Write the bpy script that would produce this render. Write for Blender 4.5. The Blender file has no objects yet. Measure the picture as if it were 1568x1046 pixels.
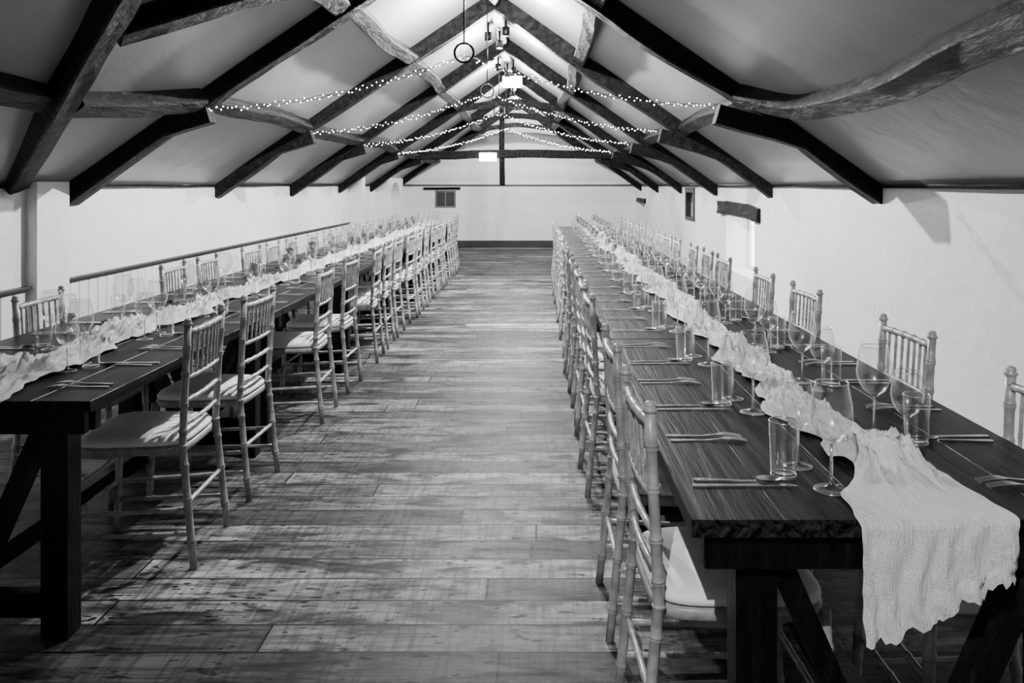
import bpy, bmesh, math, random
from mathutils import Vector, Matrix, noise
random.seed(7)
EYE=1.42
XL,XR,XC=-3.1,2.28,-0.41
YN,YF=-1.6,19.2
RISE=0.70
scene=bpy.context.scene
col=scene.collection

# ---------------------------------------------------------------- materials
def newmat(name):
    m=bpy.data.materials.new(name); m.use_nodes=True
    nt=m.node_tree; b=nt.nodes.get('Principled BSDF')
    return m,nt,b
def g(v): return (v,v,v,1)
def add(nt,t,**kw):
    n=nt.nodes.new(t)
    for k,v in kw.items(): setattr(n,k,v)
    return n
def coords(nt,scale=(1,1,1),kind='Object'):
    tc=add(nt,'ShaderNodeTexCoord'); mp=add(nt,'ShaderNodeMapping')
    mp.inputs['Scale'].default_value=scale
    nt.links.new(tc.outputs[kind],mp.inputs['Vector'])
    return mp.outputs['Vector']
def ramp(nt,src,stops):
    r=add(nt,'ShaderNodeValToRGB')
    els=r.color_ramp.elements
    els[0].position=stops[0][0]; els[0].color=g(stops[0][1])
    els[1].position=stops[1][0]; els[1].color=g(stops[1][1])
    for p,v in stops[2:]:
        e=els.new(p); e.color=g(v)
    nt.links.new(src,r.inputs['Fac'])
    return r.outputs['Color']
def noise_n(nt,vec,scale,detail=4,rough=.55,dist=0):
    n=add(nt,'ShaderNodeTexNoise'); n.inputs['Scale'].default_value=scale
    n.inputs['Detail'].default_value=detail; n.inputs['Roughness'].default_value=rough
    n.inputs['Distortion'].default_value=dist
    nt.links.new(vec,n.inputs['Vector']); return n.outputs['Fac']
def bump(nt,b,src,strength=.3,dist=.01):
    bp=add(nt,'ShaderNodeBump'); bp.inputs['Strength'].default_value=strength
    bp.inputs['Distance'].default_value=dist
    nt.links.new(src,bp.inputs['Height']); nt.links.new(bp.outputs['Normal'],b.inputs['Normal'])
def mixc(nt,a,b_,mode='MULTIPLY',fac=1.0):
    m=add(nt,'ShaderNodeMix',data_type='RGBA',blend_type=mode)
    m.inputs[0].default_value=fac
    nt.links.new(a,m.inputs[6])
    if isinstance(b_,float): m.inputs[7].default_value=g(b_)
    else: nt.links.new(b_,m.inputs[7])
    return m.outputs[2]

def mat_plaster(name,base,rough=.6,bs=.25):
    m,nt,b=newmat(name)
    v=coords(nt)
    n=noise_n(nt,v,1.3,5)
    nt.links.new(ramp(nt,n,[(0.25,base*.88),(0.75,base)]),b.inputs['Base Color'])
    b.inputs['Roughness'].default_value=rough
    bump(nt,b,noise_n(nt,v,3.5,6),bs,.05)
    return m
M_WALL=mat_plaster('limewashed_plaster',.80,.6,.4)
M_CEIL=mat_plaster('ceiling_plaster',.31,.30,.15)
M_PAINT=mat_plaster('painted_boards',.78,.4,.05)

def mat_timber(name,lo,hi,rough=.55,axis_scale=(6,6,1.5),spec=.2):
    m,nt,b=newmat(name)
    v=coords(nt,axis_scale)
    n=noise_n(nt,v,3.0,8,.65,.6)
    nt.links.new(ramp(nt,n,[(0.42,lo),(0.75,hi)]),b.inputs['Base Color'])
    b.inputs['Roughness'].default_value=rough
    b.inputs['Specular IOR Level'].default_value=spec
    bump(nt,b,n,1.0,.05)
    return m
M_BEAM=mat_timber('old_oak_beam',.0012,.012,.5,(5,5,5),.12)
M_BEAM2=mat_timber('crooked_oak_beam',.0008,.016,.5,(8,2.2,8),.12)
M_PURL=mat_timber('pale_lit_timber',.002,.030,.55,(8,2,8),.15)  # paler than the beams: lamplight on these timbers is put into the colour
M_LEG=mat_timber('dark_stained_frame',.0015,.007,.45,(14,14,1.2),.2)
def mat_tabletop():
    m,nt,b=newmat('dark_stained_pine')
    v=coords(nt,(22,.9,22))
    n=noise_n(nt,v,2.2,8,.62,1.0)
    c=ramp(nt,n,[(0.42,.0015),(0.72,.034)])
    nt.links.new(c,b.inputs['Base Color'])
    nt.links.new(ramp(nt,n,[(0.3,.34),(0.8,.5)]),b.inputs['Roughness'])
    b.inputs['Specular IOR Level'].default_value=.10
    bump(nt,b,n,.35,.006)
    return m
M_TABLE=mat_tabletop()

PLANK=.158
def mat_floor():
    m,nt,b=newmat('reclaimed_floorboards')
    v=coords(nt)
    sep=add(nt,'ShaderNodeSeparateXYZ'); nt.links.new(v,sep.inputs[0])
    dv=add(nt,'ShaderNodeMath',operation='DIVIDE'); dv.inputs[1].default_value=PLANK
    nt.links.new(sep.outputs['Y'],dv.inputs[0])
    fl=add(nt,'ShaderNodeMath',operation='FLOOR'); nt.links.new(dv.outputs[0],fl.inputs[0])
    wn=add(nt,'ShaderNodeTexWhiteNoise',noise_dimensions='1D'); nt.links.new(fl.outputs[0],wn.inputs['W'])
    sh=add(nt,'ShaderNodeMath',operation='MULTIPLY'); sh.inputs[1].default_value=7.3; nt.links.new(wn.outputs['Value'],sh.inputs[0])
    xs=add(nt,'ShaderNodeMath',operation='ADD'); nt.links.new(sep.outputs['X'],xs.inputs[0]); nt.links.new(sh.outputs[0],xs.inputs[1])
    cv=add(nt,'ShaderNodeCombineXYZ'); nt.links.new(xs.outputs[0],cv.inputs[0]); nt.links.new(sep.outputs['Y'],cv.inputs[1])
    br=add(nt,'ShaderNodeTexBrick')
    br.offset=.0; br.offset_frequency=1; br.squash=1.0
    br.inputs['Color1'].default_value=g(0.0); br.inputs['Color2'].default_value=g(1.0)
    br.inputs['Mortar'].default_value=g(0)
    br.inputs['Scale'].default_value=1.0
    br.inputs['Mortar Size'].default_value=.0042
    br.inputs['Mortar Smooth'].default_value=.1
    br.inputs['Bias'].default_value=0
    br.inputs['Brick Width'].default_value=2.3
    br.inputs['Row Height'].default_value=PLANK
    nt.links.new(cv.outputs[0],br.inputs['Vector'])
    tone=ramp(nt,br.outputs['Color'],[(0.0,.05),(0.4,.12),(0.75,.24),(1.0,.40)])
    mu=add(nt,'ShaderNodeMath',operation='MULTIPLY'); mu.inputs[1].default_value=3.71
    nt.links.new(fl.outputs[0],mu.inputs[0])
    cb=add(nt,'ShaderNodeCombineXYZ'); nt.links.new(sep.outputs['X'],cb.inputs[0])
    nt.links.new(sep.outputs['Y'],cb.inputs[1]); nt.links.new(mu.outputs[0],cb.inputs[2])
    def mp(sc):
        q=add(nt,'ShaderNodeMapping'); q.inputs['Scale'].default_value=sc
        nt.links.new(cb.outputs[0],q.inputs['Vector']); return q.outputs[0]
    gr=noise_n(nt,mp((1.2,11,1)),2.0,10,.70,1.1)
    gc=ramp(nt,gr,[(0.36,.14),(0.58,1.0)])
    kn=noise_n(nt,mp((2.2,6.5,1)),1.5,4,.55,.6)
    kc=ramp(nt,kn,[(0.36,.10),(0.52,1.0)])
    sw=noise_n(nt,mp((60,4,1)),1.0,2,.5)
    sc=ramp(nt,sw,[(0.35,.55),(0.55,1.0)])
    sp=noise_n(nt,mp((7,20,1)),2.4,2,.5)
    spc=ramp(nt,sp,[(0.33,.03),(0.38,1.0)])
    big=noise_n(nt,v,1.1,4,.6)
    bc=ramp(nt,big,[(0.35,.45),(0.62,1.0)])
    gap=ramp(nt,br.outputs['Fac'],[(0.0,1.0),(0.9,.01)])
    c=mixc(nt,tone,gc); c=mixc(nt,c,kc); c=mixc(nt,c,sc); c=mixc(nt,c,spc); c=mixc(nt,c,bc); c=mixc(nt,c,gap)
    nt.links.new(c,b.inputs['Base Color'])
    nt.links.new(ramp(nt,gr,[(0.3,.42),(0.7,.6)]),b.inputs['Roughness'])
    b.inputs['Specular IOR Level'].default_value=.06
    hm=add(nt,'ShaderNodeMath',operation='SUBTRACT')
    nt.links.new(gr,hm.inputs[0]); nt.links.new(br.outputs['Fac'],hm.inputs[1])
    bump(nt,b,hm.outputs[0],.35,.006)
    return m
M_FLOOR=mat_floor()

def mat_simple(name,v,rough=.5,metal=0,bs=0,bscale=40,lo=.75,spec=.5):
    m,nt,b=newmat(name)
    vec=coords(nt)
    n=noise_n(nt,vec,bscale,3)
    nt.links.new(ramp(nt,n,[(0.3,v*lo),(0.7,v)]),b.inputs['Base Color'])
    b.inputs['Roughness'].default_value=rough; b.inputs['Metallic'].default_value=metal
    b.inputs['Specular IOR Level'].default_value=spec
    if bs: bump(nt,b,n,bs,.002)
    return m
M_CHAIR=mat_simple('limewashed_chair_wood',.38,.33,0,.2,25,.5)
M_CUSH=mat_simple('ivory_cushion',.88,.7,0,.2,60,.9)
M_STEEL=mat_simple('steel_cutlery',.9,.25,1.0,lo=.9)
M_IRON=mat_simple('black_iron',.006,.45,.6)
M_DARK=mat_simple('dark_painted_trim',.015,.5)
M_GREYT=mat_simple('grey_stone_frame',.14,.7)
M_WINPANE=mat_simple('night_window_glass',.03,.15)
def mat_cloth():
    m,nt,b=newmat('cheesecloth')
    v=coords(nt,(230,30,22))
    w=noise_n(nt,v,1.0,3,.6,.4)
    v2=coords(nt)
    n=noise_n(nt,v2,9,4)
    nt.links.new(ramp(nt,n,[(0.3,.84),(0.7,.93)]),b.inputs['Base Color'])
    b.inputs['Roughness'].default_value=.95
    b.inputs['Specular IOR Level'].default_value=.1
    fine=noise_n(nt,v2,600,1,.5)
    s=add(nt,'ShaderNodeMath',operation='ADD'); nt.links.new(w,s.inputs[0]); 
    s2=add(nt,'ShaderNodeMath',operation='MULTIPLY'); s2.inputs[1].default_value=.6; nt.links.new(fine,s2.inputs[0]); nt.links.new(s2.outputs[0],s.inputs[1])
    bump(nt,b,s.outputs[0],1.0,.010)
    return m
M_CLOTH=mat_cloth()
def mat_glass(name,stops,lobe=.45,r2=.22):
    m=bpy.data.materials.new(name); m.use_nodes=True; nt=m.node_tree
    nt.nodes.clear()
    o=add(nt,'ShaderNodeOutputMaterial'); mx=add(nt,'ShaderNodeMixShader')
    tr=add(nt,'ShaderNodeBsdfTransparent'); tr.inputs[0].default_value=g(.985)
    g1=add(nt,'ShaderNodeBsdfGlossy'); g1.inputs['Roughness'].default_value=.03; g1.inputs[0].default_value=g(1)
    g2=add(nt,'ShaderNodeBsdfGlossy'); g2.inputs['Roughness'].default_value=r2; g2.inputs[0].default_value=g(1)
    gm=add(nt,'ShaderNodeMixShader'); gm.inputs[0].default_value=lobe
    nt.links.new(g1.outputs[0],gm.inputs[1]); nt.links.new(g2.outputs[0],gm.inputs[2])
    lw=add(nt,'ShaderNodeLayerWeight'); lw.inputs['Blend'].default_value=.4
    f=ramp(nt,lw.outputs['Facing'],stops)
    nt.links.new(f,mx.inputs[0]); nt.links.new(tr.outputs[0],mx.inputs[1]); nt.links.new(gm.outputs[0],mx.inputs[2])
    nt.links.new(mx.outputs[0],o.inputs[0]); return m
M_GLASS=mat_glass('clear_glass',[(0,.045),(1,1),(.5,.12),(.76,.48)])
M_RIM=mat_glass('polished_glass_rim',[(0,.6),(1,1)],.5,.2)
def mat_emit(name,s,nosample=False):
    m,nt,b=newmat(name)
    b.inputs['Base Color'].default_value=g(.8)
    b.inputs['Emission Color'].default_value=g(1); b.inputs['Emission Strength'].default_value=s
    if nosample:
        try: m.cycles.emission_sampling='NONE'
        except Exception: pass
    return m
M_FAIRY=mat_emit('fairy_bulb_glow',60,True)
M_LUM=mat_emit('luminaire_diffuser',16)
M_PANE=mat_emit('bright_window_pane',6)

# ---------------------------------------------------------------- mesh helpers
def finish(name,bm,mats,smooth=False,loc=(0,0,0),parent=None):
    me=bpy.data.meshes.new(name)
    bmesh.ops.recalc_face_normals(bm,faces=bm.faces[:])
    bm.to_mesh(me); bm.free()
    for m in mats: me.materials.append(m)
    if smooth:
        for p in me.polygons: p.use_smooth=True
    ob=bpy.data.objects.new(name,me); col.objects.link(ob); ob.location=loc
    if parent: ob.parent=parent
    return ob
def inst(name,me,loc,rz=0,sc=1):
    ob=bpy.data.objects.new(name,me); col.objects.link(ob); ob.location=loc; ob.rotation_euler=(0,0,rz)
    ob.scale=(sc,sc,sc); return ob
def box(bm,x0,x1,y0,y1,z0,z1,mat=0,bev=0):
    vs=[bm.verts.new((x,y,z)) for x in (x0,x1) for y in (y0,y1) for z in (z0,z1)]
    fs=[(0,1,3,2),(4,6,7,5),(0,4,5,1),(2,3,7,6),(0,2,6,4),(1,5,7,3)]
    faces=[bm.faces.new([vs[i] for i in f]) for f in fs]
    for f in faces: f.material_index=mat
    if bev>0:
        es=list({e for f in faces for e in f.edges})
        r=bmesh.ops.bevel(bm,geom=es,offset=bev,segments=1,affect='EDGES',profile=.5)
        for f in r['faces']: f.material_index=mat
    return faces
def obox(bm,p0,p1,w,h,up=Vector((0,0,1)),mat=0):
    p0=Vector(p0);p1=Vector(p1); d=(p1-p0).normalized()
    s=d.cross(up); 
    if s.length<1e-4: s=Vector((1,0,0))
    s.normalize(); u=s.cross(d).normalized()
    vs=[]
    for p in (p0,p1):
        for a,b in ((-1,-1),(1,-1),(1,1),(-1,1)):
            vs.append(bm.verts.new(p+s*a*w/2+u*b*h/2))
    for i in range(4):
        j=(i+1)%4
        bm.faces.new([vs[i],vs[j],vs[4+j],vs[4+i]]).material_index=mat
    bm.faces.new(vs[:4]).material_index=mat; bm.faces.new(vs[4:]).material_index=mat
def tube(bm,pts,radii,n=8,mat=0,caps=True):
    pts=[Vector(p) for p in pts]; rings=[]
    for i,p in enumerate(pts):
        t=(pts[min(i+1,len(pts)-1)]-pts[max(i-1,0)])
        if t.length<1e-7: t=Vector((0,0,1))
        t.normalize()
        ref=Vector((1,0,0)) if abs(t.x)<.9 else Vector((0,1,0))
        s=t.cross(ref).normalized(); u=s.cross(t)
        rings.append([bm.verts.new(p+(s*math.cos(2*math.pi*k/n)+u*math.sin(2*math.pi*k/n))*radii[i]) for k in range(n)])
    for a,b in zip(rings,rings[1:]):
        for k in range(n):
            f=bm.faces.new([a[k],a[(k+1)%n],b[(k+1)%n],b[k]]); f.material_index=mat; f.smooth=True
    if caps:
        bm.faces.new(rings[0]).material_index=mat; bm.faces.new(rings[-1]).material_index=mat
def torus(bm,R,z,r,mat=0,n=28,m=6,c=(0,0)):
    rings=[]
    for i in range(n):
        a=2*math.pi*i/n
        rings.append([bm.verts.new((c[0]+(R+r*math.cos(2*math.pi*k/m))*math.cos(a),c[1]+(R+r*math.cos(2*math.pi*k/m))*math.sin(a),z+r*math.sin(2*math.pi*k/m))) for k in range(m)])
    for i in range(n):
        a=rings[i];b=rings[(i+1)%n]
        for k in range(m):
            f=bm.faces.new([a[k],a[(k+1)%m],b[(k+1)%m],b[k]]); f.material_index=mat; f.smooth=True
def lathe(bm,prof,n=20,mat=0,c=(0,0,0)):
    rings=[]
    for r,z in prof:
        if r<1e-5: rings.append([bm.verts.new((c[0],c[1],c[2]+z))])
        else: rings.append([bm.verts.new((c[0]+r*math.cos(2*math.pi*k/n),c[1]+r*math.sin(2*math.pi*k/n),c[2]+z)) for k in range(n)])
    for a,b in zip(rings,rings[1:]):
        for k in range(n):
            k2=(k+1)%n
            if len(a)==1: vs=[a[0],b[k2],b[k]]
            elif len(b)==1: vs=[a[k],a[k2],b[0]]
            else: vs=[a[k],a[k2],b[k2],b[k]]
            f=bm.faces.new(vs); f.material_index=mat; f.smooth=True
def beam(bm,pts,w,h,seed=0,up=Vector((0,0,1)),rough=.018,mat=0,step=.16,w1=None,h1=None,smooth=False):
    P=[Vector(p) for p in pts]
    path=[]
    for i in range(len(P)-1):
        a=P[max(i-1,0)];b=P[i];c=P[i+1];d=P[min(i+2,len(P)-1)]
        if i==0: a=2*b-c
        if i==len(P)-2: d=2*c-b
        n=max(2,int((c-b).length/step))
        for k in range(n):
            t=k/n
            path.append(.5*((2*b)+(c-a)*t+(2*a-5*b+4*c-d)*t*t+(3*b-a-3*c+d)*t**3))
    path.append(P[-1])
    if w1 is None:w1=w
    if h1 is None:h1=h
    ch=.86
    sec=[(-1,-ch),(-ch,-1),(0,-1.0),(ch,-1),(1,-ch),(1.0,0),(1,ch),(ch,1),(0,1.0),(-ch,1),(-1,ch),(-1.0,0)]
    rings=[];N=len(path)
    for i,p in enumerate(path):
        t=(path[min(i+1,N-1)]-path[max(i-1,0)]).normalized()
        s=t.cross(up).normalized(); u=s.cross(t).normalized()
        f=i/(N-1); ww=(w+(w1-w)*f)/2; hh=(h+(h1-h)*f)/2
        wob=Vector((noise.noise(p*1.1+Vector((seed,0,0))),noise.noise(p*1.1+Vector((0,seed,9))),noise.noise(p*1.1+Vector((5,0,seed)))))*rough*1.7
        ring=[]
        for a,b in sec:
            q=p+s*a*ww+u*b*hh
            fa=noise.noise(p*3+Vector((seed+round(a)*7,round(b)*5,0)))*rough*.55+noise.noise(q*14)*rough*.22
            ring.append(bm.verts.new(q+wob+(s*a+u*b)*fa))
        rings.append(ring)
    for a,b in zip(rings,rings[1:]):
        for k in range(12):
            f=bm.faces.new([a[k],a[(k+1)%12],b[(k+1)%12],b[k]]); f.material_index=mat; f.smooth=smooth
    bm.faces.new(rings[0]).material_index=mat; bm.faces.new(rings[-1]).material_index=mat

# ---------------------------------------------------------------- room shell
bm=bmesh.new(); box(bm,XL-.3,XR+.4,YN-.2,YF+.3,-.12,0); finish('floor',bm,[M_FLOOR])
def cells(bm,axis,p0,p1,u0,u1,z0,z1,holes):
    us=sorted({u0,u1,*[h[0] for h in holes],*[h[1] for h in holes]})
    zs=sorted({z0,z1,*[h[2] for h in holes],*[h[3] for h in holes]})
    for a,b in zip(us,us[1:]):
        for c,d in zip(zs,zs[1:]):
            cu,cz=(a+b)/2,(c+d)/2
            if any(h[0]<cu<h[1] and h[2]<cz<h[3] for h in holes): continue
            if axis=='x': box(bm,p0,p1,a,b,c,d)
            else: box(bm,a,b,p0,p1,c,d)
ZE=EYE
bm=bmesh.new()
RH=[(8.7,10.0,.42,1.05),(12.0,12.6,.93,1.35),(17.5,18.4,.5,1.03)]
cells(bm,'x',XR,XR+.35,YN,YF,0,ZE,RH); box(bm,XR+.35,XR+.4,YN,YF,0,ZE)
finish('wall_right',bm,[M_WALL])
bm=bmesh.new(); box(bm,XL-.3,XL,YN,YF,0,ZE+.02)
box(bm,XL,XL+.07,5.05,5.40,0,ZE+.02)
finish('wall_left',bm,[M_WALL])
def gable(name,y0,y1,holes):
    bm=bmesh.new()
    cells(bm,'y',y0,y1,XL-.3,XR+.4,0,ZE,holes)
    if holes: box(bm,XL,XR,y1,y1+.05,0,ZE)
    h=(XC-XL)*RISE
    pts=[(XL-.3,ZE-0.0),(XR+.4,ZE),(XC,ZE+h+.25)]
    f=[bm.verts.new((x,y0,z)) for x,z in pts]; b=[bm.verts.new((x,y1,z)) for x,z in pts]
    bm.faces.new(f); bm.faces.new(b)
    for i in range(3):
        j=(i+1)%3; bm.faces.new([f[i],f[j],b[j],b[i]])
    return finish(name,bm,[M_WALL])
gable('wall_back',YF,YF+.2,[(-2.34,-1.86,.89,1.29)])
gable('wall_front',YN-.2,YN,[])
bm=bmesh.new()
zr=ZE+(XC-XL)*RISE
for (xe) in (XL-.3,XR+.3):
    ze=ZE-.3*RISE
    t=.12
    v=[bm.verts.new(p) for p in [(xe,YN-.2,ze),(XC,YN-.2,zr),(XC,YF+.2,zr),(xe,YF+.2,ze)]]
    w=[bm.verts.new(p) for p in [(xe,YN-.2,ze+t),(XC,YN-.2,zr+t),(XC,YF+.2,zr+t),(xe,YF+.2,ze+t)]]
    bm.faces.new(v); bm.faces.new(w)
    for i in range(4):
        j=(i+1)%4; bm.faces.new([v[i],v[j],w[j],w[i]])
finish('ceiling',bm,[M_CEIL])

bm=bmesh.new(); beam(bm,[(XR-.01,YN+.02,ZE-.010),(XR-.01,YF-.02,ZE-.010)],.05,.02,3,rough=.005,step=.4); finish('trim_1',bm,[M_BEAM])
bm=bmesh.new(); beam(bm,[(XL+.01,YN+.02,ZE-.005),(XL+.01,YF-.02,ZE-.005)],.04,.018,4,rough=.005,step=.4); finish('trim_2',bm,[M_BEAM])
bm=bmesh.new(); box(bm,XL+.01,XR-.01,YF-.03,YF,ZE-.02,ZE+.01); finish('trim_3',bm,[M_DARK])
bm=bmesh.new(); box(bm,XL+.06,XR-.03,YF-.025,YF,0,.14,bev=.004); finish('baseboard_back',bm,[M_DARK])
bm=bmesh.new(); box(bm,XR-.02,XR,YN+.01,YF-.03,0,.12,bev=.004); finish('baseboard_right',bm,[M_PAINT])
bm=bmesh.new(); y=YN+.01; 
while y<YF-.3:
    if not 4.93<y<5.40: box(bm,XL,XL+.022,y,y+.112,.0,.78,bev=.004)
    y+=.118
finish('wall_panelling',bm,[M_PAINT])
bm=bmesh.new(); box(bm,XL,XL+.05,YN+.01,5.04,.788,.808,bev=.004);box(bm,XL,XL+.05,5.41,13.7,.788,.808,bev=.004); finish('trim_4',bm,[M_DARK])
bm=bmesh.new()
for a,b,c,d in [(-2.34,-2.30,.89,1.29),(-1.90,-1.86,.89,1.29),(-2.30,-1.90,.89,.93),(-2.30,-1.90,1.25,1.29),(-2.115,-2.085,.93,1.25)]:
    box(bm,a,b,YF+.02,YF+.08,c,d,0)
box(bm,-2.30,-1.90,YF+.06,YF+.07,.93,1.25,1)
finish('window_1',bm,[M_GREYT,M_WINPANE])
bm=bmesh.new(); beam(bm,[(-2.6,YF-.0,1.335),(-1.75,YF-.0,1.335)],.08,.06,8,rough=.006,step=.08); finish('window_lintel',bm,[M_BEAM])
bm=bmesh.new()
box(bm,XR+.30,XR+.33,8.72,9.98,.44,1.04,1)
for a,b,c,d in [(8.70,8.75,.42,1.05),(9.95,10.0,.42,1.05),(8.75,9.95,.42,.46),(8.75,9.95,1.01,1.05),(9.33,9.37,.46,1.01)]:
    box(bm,XR+.27,XR+.30,a,b,c,d,0)
finish('window_2',bm,[M_PAINT,M_PANE])
bm=bmesh.new(); beam(bm,[(XR+.03,8.45,1.12),(XR+.03,9.3,1.15),(XR+.03,10.25,1.13)],.13,.15,5,rough=.03); finish('window_lintel',bm,[M_BEAM2])
bm=bmesh.new()
for a,b,c,d in [(11.95,12.03,.9,1.38),(12.57,12.65,.9,1.38),(12.03,12.57,1.31,1.38),(12.03,12.57,.9,.95)]:
    box(bm,XR-.02,XR+.05,a,b,c,d,0)
box(bm,XR+.10,XR+.12,12.0,12.6,.93,1.35,1)
finish('window_3',bm,[M_DARK,M_WINPANE])
bm=bmesh.new(); beam(bm,[(XR+.02,17.3,1.08),(XR+.02,18.6,1.08)],.12,.10,6,rough=.02); finish('window_lintel',bm,[M_BEAM])
bm=bmesh.new()
x0,x1=XL,XL+.22
box(bm,x0,x1,13.75,14.0,0,1.56)
box(bm,x0,x1,16.1,16.45,0,1.56); box(bm,x0,x1,17.6,17.95,0,1.56)
N=12; yc=17.025; r=.575
for k in range(N):
    a0=math.pi*k/N; a1=math.pi*(k+1)/N
    ys=[yc+r*math.cos(a0),yc+r*math.cos(a1)]; zs=[1.10+.38*math.sin(a0),1.10+.38*math.sin(a1)]
    vs=[]
    for x in (x0,x1):
        vs.append([bm.verts.new((x,ys[0],zs[0])),bm.verts.new((x,ys[1],zs[1])),bm.verts.new((x,ys[1],1.56)),bm.verts.new((x,ys[0],1.56))])
    bm.faces.new(vs[0]);bm.faces.new(vs[1])
    for i in range(4):
        j=(i+1)%4; bm.faces.new([vs[0][i],vs[0][j],vs[1][j],vs[1][i]])
finish('wall_alcove',bm,[M_WALL])

# ---------------------------------------------------------------- roof timbers
BR=.665
def rp(side,a,y,dz=0):
    x = XL+a if side<0 else XR-a
    return Vector((x,y,ZE+BR*a+dz))
half=XC-XL
nL=Vector((-BR,0,1)).normalized(); nR=Vector((BR,0,1)).normalized()
trusses=[5.55,8.1,10.55,13.1,15.6,18.1]
for i,y in enumerate(trusses):
    bm=bmesh.new()
    for sd in (-1,1):
        wob=random.uniform(-.03,.03)
        beam(bm,[rp(sd,-.05,y,-.03),rp(sd,.55,y,.0),rp(sd,1.5,y,wob),rp(sd,half,y,0)],.18,.18,i*2+sd,up=Vector((0,1,0)),rough=.018,w1=.15,h1=.14)
        if i<5:
            xs=XL+.42 if sd<0 else XR-.50
            xe=XL+.93 if sd<0 else XR-1.08
            beam(bm,[(XL+.10 if sd<0 else XR-.10,y+.01,ZE+.03),(xs,y+.0,ZE+.30),(xe,y,ZE+.475)],.13,.14,40+i*2+sd,up=Vector((0,1,0)),rough=.012,w1=.13,h1=.12)
    if i==4:
        beam(bm,[(XL+.75,y,ZE+.54),(XC,y,ZE+.60),(XR-.75,y,ZE+.54)],.15,.15,77,rough=.02,mat=1)
        beam(bm,[(-.65,y,ZE+1.62),(-.65,y,ZE-.0)],.10,.10,78,up=Vector((0,1,0)),rough=.010)
    if i>=3:
        beam(bm,[rp(-1,1.85,y,-.03),(XC,y,ZE+1.30),rp(1,1.85,y,-.03)],.10,.10,90+i,rough=.012,mat=1)
    finish('roof_truss',bm,[M_BEAM,M_PURL])
ys=trusses+[YF-.04]
for sd in (-1,1):
    for a in (.87,1.87):
        bm=bmesh.new()
        up=nL if sd<0 else nR
        for k in range(len(ys)-1):
            m=(ys[k]+ys[k+1])/2; s=random.uniform(-.03,.03)
            beam(bm,[rp(sd,a+s,ys[k]+.06,-.02),rp(sd,a+random.uniform(-.04,.04),m,-.02),rp(sd,a-s,ys[k+1]-.06,-.02)],.12,.10,int(a*10)+k,up=up,rough=.014)
        if a>1: beam(bm,[rp(sd,a,YN+.02),rp(sd,a+.04,2.5),rp(sd,a,ys[0]-.06)],.13,.13,33,up=up,rough=.016)
        finish('purlin',bm,[M_PURL])
bm=bmesh.new(); beam(bm,[(XC,YN+.02,zr-.10),(XC,6,zr-.09),(XC,YF-.02,zr-.10)],.11,.12,55,rough=.012,step=.3); finish('ridge_beam',bm,[M_BEAM])
bm=bmesh.new()
P=[(.92,5.46,0),(.73,4.95,.0),(.695,4.3,.0),(.70,3.67,0),(.757,2.99,0),(.775,2.59,0),(.8,1.9,0),(.82,.5,0),(.84,YN+.02,0)]
beam(bm,[rp(1,a,y,dz-.02) for a,y,dz in P],.135,.125,12,up=nR,rough=.012,step=.16,smooth=False,w1=.15); finish('purlin',bm,[M_BEAM2])
bm=bmesh.new(); beam(bm,[rp(-1,.87,5.46,-.02),rp(-1,.74,4.8,-.02),rp(-1,.67,4.36,-.02)],.13,.12,14,up=nL,rough=.014)
beam(bm,[rp(-1,.66,4.12,-.02),rp(-1,.68,3.7,-.02),rp(-1,.72,2.5,-.02),rp(-1,.75,YN+.02,-.02)],.13,.12,19,up=nL,rough=.014); finish('purlin',bm,[M_BEAM2])
bm=bmesh.new(); beam(bm,[rp(-1,.03,4.90,-.02),rp(-1,.64,4.26,-.03),rp(-1,1.23,3.68,-.03),rp(-1,2.2,2.75,-.03),rp(-1,half-.10,2.1,-.06)],.13,.13,15,up=nL,rough=.016); finish('valley_rafter',bm,[M_BEAM])
bm=bmesh.new(); beam(bm,[rp(-1,1.12,3.92,-.02),rp(-1,1.42,4.22,-.03),rp(-1,1.76,4.75,-.02),rp(-1,1.80,5.46,-.02)],.14,.12,16,up=nL,rough=.016); finish('wind_brace',bm,[M_BEAM])
bm=bmesh.new()
for sd in (-1,1):
    beam(bm,[rp(sd,-.05,.1,-.04),rp(sd,1.5,.1,.02),rp(sd,half,.1,0)],.17,.17,60+sd,up=Vector((0,1,0)),rough=.018)
finish('roof_truss',bm,[M_BEAM,M_PURL])

# ---------------------------------------------------------------- chair
def bamboo(bm,path,r,nodes,n=8):
    L=sum((path((i+1)/20)-path(i/20)).length for i in range(20))
    ts={0.0,1.0}
    for k in range(1,8): ts.add(k/8)
    e=.006/L
    items=[(t,r) for t in ts if all(abs(t-nn)>3*e for nn in nodes)]
    for nn in nodes:
        items+= [(nn-1.8*e,r),(nn-1.0*e,r*1.16),(nn-.4*e,r*1.26),(nn,r*1.02),(nn+.4*e,r*1.26),(nn+1.0*e,r*1.16),(nn+1.8*e,r)]
    items=sorted([x for x in items if 0<=x[0]<=1])
    tube(bm,[path(t) for t,_ in items],[q for _,q in items],n)
def line(a,b):
    a=Vector(a);b=Vector(b); return lambda t:a+(b-a)*t
bm=bmesh.new()
def post(sy):
    A=Vector((-.045,sy*.192,0));B=Vector((.0,sy*.182,.46));C=Vector((-.022,sy*.190,.900))
    def f(t):
        z=.90*t
        if z<.46:
            u=z/.46; return A.lerp(B,1-(1-u)**1.6)
        u=(z-.46)/.44; return B.lerp(C,u**1.3)
    return f
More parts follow.
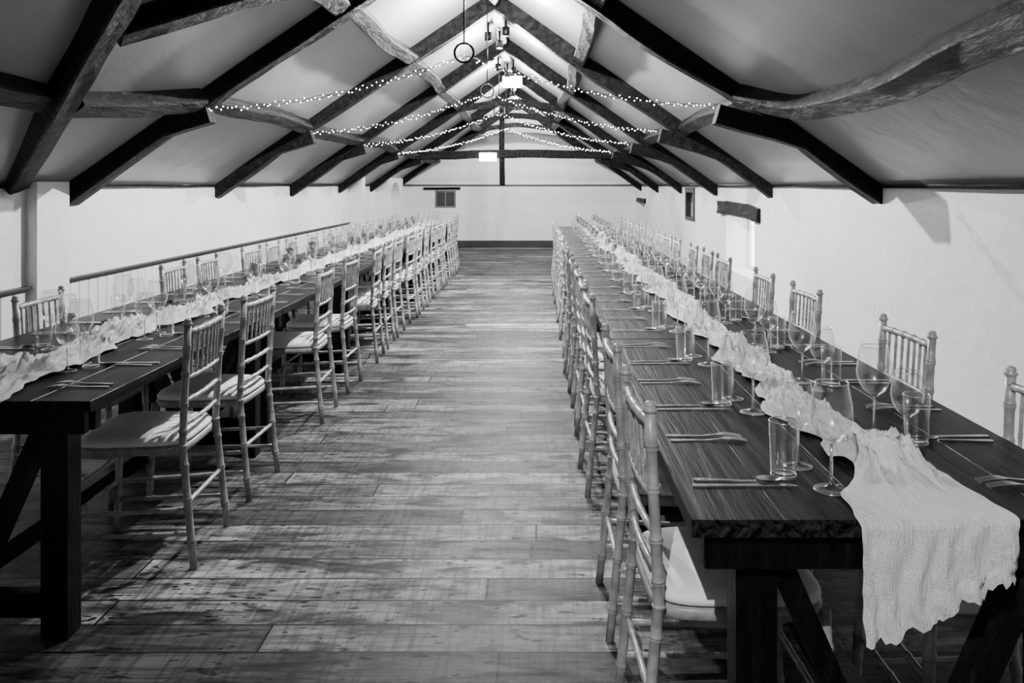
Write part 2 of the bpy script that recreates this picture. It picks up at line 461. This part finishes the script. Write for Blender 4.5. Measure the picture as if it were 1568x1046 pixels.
for sy in (-1,1):
    f=post(sy)
    bamboo(bm,f,.0135,[.07,.2,.34,.47,.6,.72,.84,.93],10)
    top=f(1)
    lathe(bm,[(.0135,-.002),(.0175,.003),(.018,.008),(.012,.012),(.0145,.017),(.011,.024),(0,.027)],10,0,tuple(top))
    bamboo(bm,line((.405,sy*.195,0),(.385,sy*.185,.44)),.0138,[.12,.45,.8],10)
    bamboo(bm,line((-.018,sy*.19,.22),(.395,sy*.19,.20)),.0085,[.33,.66],8)
    bamboo(bm,line((-.03,sy*.19,.13),(.40,sy*.19,.12)),.0085,[.33,.66],8)
for z in (.20,.30): bamboo(bm,line((.395,-.19,z),(.395,.19,z)),.0085,[.25,.5,.75],8)
bamboo(bm,line((-.018,-.19,.24),(-.018,.19,.24)),.0085,[.25,.5,.75],8)
def bx(z):
    u=max(0,(z-.46)/.44); return -.022*u**1.3
for z,r in ((.872,.0115),(.70,.0085),(.615,.009),(.53,.0085)):
    def f(t,z=z):
        return Vector((bx(z)-.012*math.sin(math.pi*t),-.186+.372*t,z))
    bamboo(bm,f,r,[.2,.4,.6,.8],8)
for k in range(7):
    t=(k+1)/8; y=-.186+.372*t; dx=-.012*math.sin(math.pi*t)
    bamboo(bm,line((bx(.70)+dx,y,.70),(bx(.872)+dx,y,.872)),.0052,[.3,.7],6)
def slab(prof,mat,n=36,cx=.195):
    rings=[]
    for a,z in prof:
        ring=[]
        for k in range(n):
            th=2*math.pi*k/n; c,s=math.cos(th),math.sin(th)
            x=math.copysign(abs(c)**(2/5),c)*.205*a; y=math.copysign(abs(s)**(2/5),s)*.205*a
            y*=1+.06*(x/.2)
            ring.append(bm.verts.new((cx+x,y,z)))
        rings.append(ring)
    for a,b in zip(rings,rings[1:]):
        for k in range(n):
            f=bm.faces.new([a[k],a[(k+1)%n],b[(k+1)%n],b[k]]); f.material_index=mat; f.smooth=True
    bm.faces.new(rings[0]).material_index=mat; f=bm.faces.new(rings[-1]); f.material_index=mat; f.smooth=True
slab([(.97,.420),(1.0,.424),(1.0,.445),(.97,.449)],0)
slab([(.93,.450),(.985,.456),(.99,.468),(.95,.480),(.85,.487),(.6,.491),(.2,.492)],1)
chair=finish('dining_chair',bm,[M_CHAIR,M_CUSH])
CH=chair.data; first=[True]
def put_chair(x,y,rz):
    rz+=random.uniform(-.05,.05); y+=random.uniform(-.012,.012); x+=random.uniform(-.008,.008)
    if first[0]:
        chair.location=(x,y,0); chair.rotation_euler=(0,0,rz); first[0]=False
    else: inst('dining_chair',CH,(x,y,0),rz)

# ---------------------------------------------------------------- table
TL,TW=1.92,.914; PITCH=1.93; NT=6
bm=bmesh.new()
np_=5; pw=TW/np_
box(bm,.02,TW-.02,.02,TL-.02,.720,.728,1)
for k in range(np_):
    box(bm,k*pw+.0006,(k+1)*pw-.0006,0,TL,.724,.76,bev=.0010)
for y0 in (.05,TL-.135):
    for x0 in (.10,TW-.185): box(bm,x0,x0+.085,y0,y0+.085,0,.722,1,bev=.004)
    box(bm,.06,TW-.06,y0+.088,y0+.128,.632,.722,1,bev=.003)
    box(bm,.03,TW-.03,y0-.03 if y0<1 else y0+.087,y0-.002 if y0<1 else y0+.115,.652,.722,1,bev=.003)
    box(bm,.185,TW-.185,y0+.02,y0+.065,.06,.14,1,bev=.003)
    yb=y0+.042
    obox(bm,(.19,yb,.66),(TW/2-.02,yb,.10),.045,.075,up=Vector((0,1,0)),mat=1)
    obox(bm,(TW-.19,yb,.66),(TW/2+.02,yb,.10),.045,.075,up=Vector((0,1,0)),mat=1)
box(bm,TW/2-.035,TW/2+.035,.12,TL-.12,.141,.215,1,bev=.003)
table=finish('trestle_table',bm,[M_TABLE,M_LEG])
RX,RY=.306,1.64; LX,LY=-2.275,2.54
tabs=[]
for k in range(NT):
    for (x,y) in ((RX,RY),(LX,LY)):
        if not tabs: table.location=(x,y+k*PITCH,0)
        else: inst('trestle_table',table.data,(x,y+k*PITCH,0))
        tabs.append((x,y+k*PITCH))
OFF3=(.40,.965,1.53)
def rows(y0,firsts):
    out=[]
    for k in range(NT):
        offs=firsts[k] if k<len(firsts) else OFF3
        out+=[y0+k*PITCH+o for o in offs]
    return out
for y in rows(RY,[(.46,1.14),(.40,.965,1.53)]): put_chair(.272,y,0)
for i,y in enumerate(rows(RY,[(.44,1.38),(.55,1.28)])): put_chair(1.275 if i==0 else 1.31,y,math.pi)
for y in rows(LY,[(.72,1.39),(.66,1.38)]): put_chair(-1.325,y,math.pi)
for y in rows(LY,[(1.36,),(.88,1.44)]): put_chair(-2.31,y,0)

# ---------------------------------------------------------------- tableware
bm=bmesh.new()
outer=[(0,.0005),(.036,.0006),(.0375,.002),(.036,.0035),(.020,.006),(.006,.012),(.0040,.025),(.0037,.08),(.0047,.098),(.013,.106),(.030,.120),(.042,.143),(.0455,.165),(.043,.19),(.038,.215),(.0350,.232)]
inner=[(.0345,.2335),(.0337,.232),(.0367,.215),(.0417,.19),(.0442,.165),(.0407,.144),(.029,.1225),(.012,.1095),(0,.107)]
lathe(bm,outer+inner,28)
torus(bm,.0345,.2335,.0010,1); torus(bm,.0372,.0018,.0010,1)
tube(bm,[(0,0,.012),(0,0,.06),(0,0,.1)],[.0028,.0024,.0030],8,1)
wine=finish('wine_glass',bm,[M_GLASS,M_RIM]); 
bm=bmesh.new()
lathe(bm,[(0,.0005),(.028,.0006),(.030,.003),(.0345,.130),(.0340,.1315),(.0332,.130),(.0285,.014),(.026,.011),(0,.011)],28)
torus(bm,.0340,.1315,.0011,1); torus(bm,.0285,.006,.0022,1)
tumb=finish('water_tumbler',bm,[M_GLASS,M_RIM])
def flat(bm,outline,z0=.0005,th=.0025,lift=lambda x:0):
    t=[bm.verts.new((x,y,z0+th+lift(x))) for x,y in outline]; b=[bm.verts.new((x,y,z0+lift(x))) for x,y in outline]
    bm.faces.new(t); bm.faces.new(b)
    n=len(t)
    for i in range(n):
        j=(i+1)%n; bm.faces.new([t[i],t[j],b[j],b[i]])
def strip(bm,prof,th=.0035,lift=lambda x:0):
    for (xa,a0,a1),(xb,b0,b1) in zip(prof,prof[1:]):
        flat(bm,[(xa,a0),(xb,b0),(xb,b1),(xa,a1)],th=th,lift=lift)
bm=bmesh.new()
strip(bm,[(0,-.004,.004),(.004,-.007,.007),(.03,-.0075,.0075),(.10,-.0055,.0055),(.115,-.005,.007),(.125,-.006,.009),(.19,-.006,.010),(.215,-.006,.007),(.228,-.006,-.003)],.0035)
knife=finish('table_knife',bm,[M_STEEL])
bm=bmesh.new()
lf=lambda x: .006*math.sin(max(0,(x-.11))/.085*math.pi) if x>.11 else 0
fp=[(0,-.004,.004),(.004,-.008,.008),(.03,-.007,.007),(.06,-.005,.005),(.09,-.0035,.0035),(.13,-.003,.003),(.138,-.008,.008),(.148,-.012,.012),(.158,-.0125,.0125)]
strip(bm,fp,.0028,lf)
for k in range(4):
    yy=-.0105+k*.007
    strip(bm,[(.158,yy-.002,yy+.002),(.178,yy-.0016,yy+.0016),(.195,yy-.0013,yy+.0013),(.198,yy-.0005,yy+.0005)],.0028,lf)
fork=finish('table_fork',bm,[M_STEEL])
bm=bmesh.new()
strip(bm,[(0,-.004,.004),(.004,-.008,.008),(.03,-.007,.007),(.09,-.003,.003),(.138,-.0035,.0035)],.003)
n=14;rings=[]
for j in range(5):
    q=j/4; rings.append([bm.verts.new((.165+math.cos(2*math.pi*k/n)*.028*q,math.sin(2*math.pi*k/n)*.018*q,.001+.009*q*q)) for k in range(n)] if j else [bm.verts.new((.165,0,.001))])
for a,b in zip(rings,rings[1:]):
    for k in range(n):
        vs=[a[0],b[k],b[(k+1)%n]] if len(a)==1 else [a[k],b[k],b[(k+1)%n],a[(k+1)%n]]
        f=bm.faces.new(vs); f.smooth=True
spoon=finish('dessert_spoon',bm,[M_STEEL])
used={}
def put(ob,loc,rz=0,sc=1):
    if ob.name not in used:
        used[ob.name]=1; ob.location=loc; ob.rotation_euler=(0,0,rz); ob.scale=(sc,sc,sc)
    else: inst(ob.name.split('.')[0],ob.data,loc,rz,sc)
ZT=.7602
J=lambda s:random.uniform(-s,s)
for (tx,ty) in tabs:
    for o in (.36,.98,1.60):
        for side in (0,1):
            yc=ty+o; d=1 if side==0 else -1
            ex=tx+.035 if side==0 else tx+TW-.035
            rz=0 if side==0 else math.pi
            put(knife,(ex,yc-.18*d,ZT),rz+J(.04))
            put(spoon,(ex+.01*d,yc-.140*d,ZT),rz+J(.08))
            put(fork,(ex+.005*d,yc+.145*d,ZT),rz+J(.06))
            put(fork,(ex+.0*d,yc+.185*d,ZT),rz+J(.05))
            put(wine,(tx+TW/2-(.135+J(.01))*d,yc-(.19+J(.02))*d,ZT),J(3))
            put(wine,(tx+TW/2-(.15+J(.01))*d,yc-(.045+J(.012))*d,ZT),J(3),.86)
            put(tumb,(tx+TW/2-(.205+J(.006))*d,yc-(.115+J(.010))*d,ZT),J(3),.96)

# ---------------------------------------------------------------- runners
def ridged(v,p): return max(0,1-abs(noise.noise(v))*2.6)**p
def runner(name,cx,y0,y1,seed,dropL,dropR,wfront):
    bm=bmesh.new(); NU=44
    rowsv=[]
    step=.012; n=int((y1-y0)/step)
    def hw(y):
        t=y-y0
        base=.084+.045*noise.noise(Vector((seed,y*2.3,0)))+.036*noise.noise(Vector((seed,y*6,3)))
        if t<.34: 
            q=max(0,1-t/.34); base=base+(wfront-base)*q*q*(3-2*q)
        return base
    def cxx(y): return cx+.05*noise.noise(Vector((seed+4,y*1.8,0)))+.03*noise.noise(Vector((seed+4,y*5,0)))
    nd=26
    for i in range(nd,0,-1):
        q=i/nd; row=[]
        for k in range(NU+1):
            u=k/NU
            dl=dropL+(dropR-dropL)*u+ .03*noise.noise(Vector((u*5,seed,1)))+.018*noise.noise(Vector((u*40,seed,1)))
            wob=.012*noise.noise(Vector((q*5,seed,u)))*q
            x=cx+wob-wfront*(1-.04*q)+2*wfront*(1-.04*q)*u
            fold=(.010*math.sin(u*38+5*noise.noise(Vector((u*3,q*1.5,seed))))+.008*noise.noise(Vector((u*14,q*2.0,seed))))*q**.5+.003*noise.noise(Vector((u*60,q*8,seed)))
            z=.766-dl*q
            row.append(bm.verts.new((x,y0-.026-fold-.004*q,z)))
        rowsv.append(row)
    for i in range(n+1):
        y=y0-.012+i*step; row=[]
        w=hw(y); ff=min(1,max(0,(i*step-.04)/.18))
        c=cx+(cxx(y)-cx)*ff
        amp=min(1.9,max(.45,1.0+1.6*noise.noise(Vector((seed*2,y*2.6,8)))))
        bmp=math.exp(-((y-y0-.34)/.14)**2)
        amp=max(amp,1.9*bmp); w=w+.03*bmp
        for k in range(NU+1):
            u=k/NU*2-1
            e=u+.10*noise.noise(Vector((u*2.5+seed,y*7,4)))*ff
            edge=.03*noise.noise(Vector((seed+math.copysign(1,u)*5,y*11,7)))*abs(u)
            x=c+e*w+edge*(1 if u>0 else -1)
            r0=max(0,.5+noise.noise(Vector((u*1.3+seed,y*5,seed+2)))*1.3)
            r1=ridged(Vector((u*2.6+seed+1.6*math.sin(y*2.9),y*3.8+u*2.6,seed)),1.5)
            r2=ridged(Vector((u*3.6+seed+y*3,y*10-u*3.0,seed+5)),1.4)
            r3=ridged(Vector((u*7+seed-y*4,y*20+u*5,seed+9)),1.6)
            h=(r0*.008+r1*.020+r2*.017+r3*.009)*ff*(1-abs(u)**6*.75)*amp
            row.append(bm.verts.new((x,y+ff*.014*noise.noise(Vector((x*20,y*10,2))),.7645+h)))
        rowsv.append(row)
    for a,b in zip(rowsv,rowsv[1:]):
        for k in range(NU):
            f=bm.faces.new([a[k],a[k+1],b[k+1],b[k]]); f.smooth=True
    return finish(name,bm,[M_CLOTH])
runner('table_runner',.785,RY,RY+NT*PITCH-.05,3.3,.25,.105,.155)
runner('table_runner',-1.79,LY,LY+NT*PITCH-.05,8.1,.22,.21,.165)

# ---------------------------------------------------------------- rings + fairy lights
for i,y in enumerate(trusses[:4]):
    zring=ZE+(.86,.90,.92,.90)[i]
    yy=y; xr=XC-.06
    bm=bmesh.new()
    n=32;R=.062;r=.008
    pts=[(xr+R*math.cos(2*math.pi*k/n),yy-.14,zring+R*math.sin(2*math.pi*k/n)) for k in range(n+1)]
    tube(bm,pts,[r]*(n+1),8)
    tube(bm,[(xr,yy-.14,zring+R),(xr,yy-.14,zr-.05)],[.006,.006],6)
    lathe(bm,[(0,0),(.03,.0),(.03,-.02),(0,-.02)],14,0,(xr,yy-.14,zr-.05))
    finish('hanging_ring',bm,[M_IRON])
    bm=bmesh.new()
    eL=Vector((XL+.95,yy-.1,ZE+.50)); eR=Vector((XR-1.10,yy-.1,ZE+.52)); mid=Vector((xr,yy-.14,zring-R*.3))
    for (A,B) in ((eL,mid),(mid,eR)):
        N=64
        for strand in (0,1):
            ph=strand*math.pi
            pp=[]
            for k in range(N+1):
                t=k/N; p=A.lerp(B,t); p.z-=.075*4*t*(1-t)
                p.z+=.010*math.sin(t*40+ph); p.y+=.012*math.cos(t*40+ph)
                pp.append(p)
            tube(bm,pp,[.0017]*(N+1),4,1)
            for k in range(strand,N,2):
                p=pp[k]+Vector((J(.008),J(.006),J(.008)-.003))
                rr=(.0040,.0045,.005,.006)[i]
                res=bmesh.ops.create_icosphere(bm,subdivisions=1,radius=rr,matrix=Matrix.Translation(p))
                for v in res['verts']:
                    for f in v.link_faces: f.material_index=0
    finish('fairy_light_string',bm,[M_FAIRY,M_IRON])

bm=bmesh.new(); box(bm,-1.06,-.74,15.44,15.50,ZE+.44,ZE+.60,0,bev=.01); finish('emergency_light',bm,[M_LUM])
bm=bmesh.new(); box(bm,-.52,-.22,12.80,12.85,ZE+1.50,ZE+1.68,0,bev=.01); finish('emergency_light',bm,[M_LUM])

# ---------------------------------------------------------------- lamps on ridge
def lamp(y,power,x=XC,z=None,rad=.02,kind='POINT',aim=None,cone=110,blend=.8):
    z=z or zr-.36
    bm=bmesh.new()
    lathe(bm,[(0,.0),(.035,0),(.04,.03),(.04,.09),(.012,.10),(.012,.20),(0,.20)],14)
    o=finish('ceiling_spotlight',bm,[M_IRON],loc=(x,y,z))
    L=bpy.data.lights.new('lamp',kind); L.energy=power; L.shadow_soft_size=rad; L.color=(1,1,1)
    if kind=='SPOT':
        L.spot_size=math.radians(cone); L.spot_blend=blend
    lo=bpy.data.objects.new('lamp',L); col.objects.link(lo); lo.parent=o; lo.location=(0,0,-.05)
    if aim: lo.rotation_euler=(Vector(aim)-Vector((x,y,z))).to_track_quat('-Z','Y').to_euler()
for y,p in ((6.8,820),(9.3,330),(11.8,280),(14.4,260),(17.2,280)):
    lamp(y,p)
lamp(8.5,800,x=XC+.10,kind='SPOT',aim=(.7,8.6,.6),cone=80,blend=1)
lamp(8.8,650,x=XC-.10,kind='SPOT',aim=(-1.5,9.2,.6),cone=80,blend=1)
lamp(11.4,750,x=XC+.10,kind='SPOT',aim=(.7,11.4,.6),cone=80,blend=1)
lamp(11.1,650,x=XC-.10,kind='SPOT',aim=(-1.5,11.8,.6),cone=80,blend=1)
lamp(3.9,380,kind='SPOT',aim=(XC+.1,4.3,0),cone=110,blend=1)
lamp(-.6,480,kind='SPOT',aim=(XC+1.4,2.3,0.75),cone=60,blend=1)

w=bpy.data.worlds.new('World'); scene.world=w; w.use_nodes=True
w.node_tree.nodes['Background'].inputs[0].default_value=g(.5); w.node_tree.nodes['Background'].inputs[1].default_value=.02

# ---------------------------------------------------------------- camera
cam=bpy.data.cameras.new('Camera'); co=bpy.data.objects.new('Camera',cam); col.objects.link(co)
co.location=(0,0,EYE); co.rotation_euler=(math.pi/2,0,0)
cam.sensor_width=36; cam.lens=1300/1600*36
cam.shift_x=-(838-800)/1600; cam.shift_y=-(533.5-289)/1600
cam.clip_start=.05
scene.camera=co
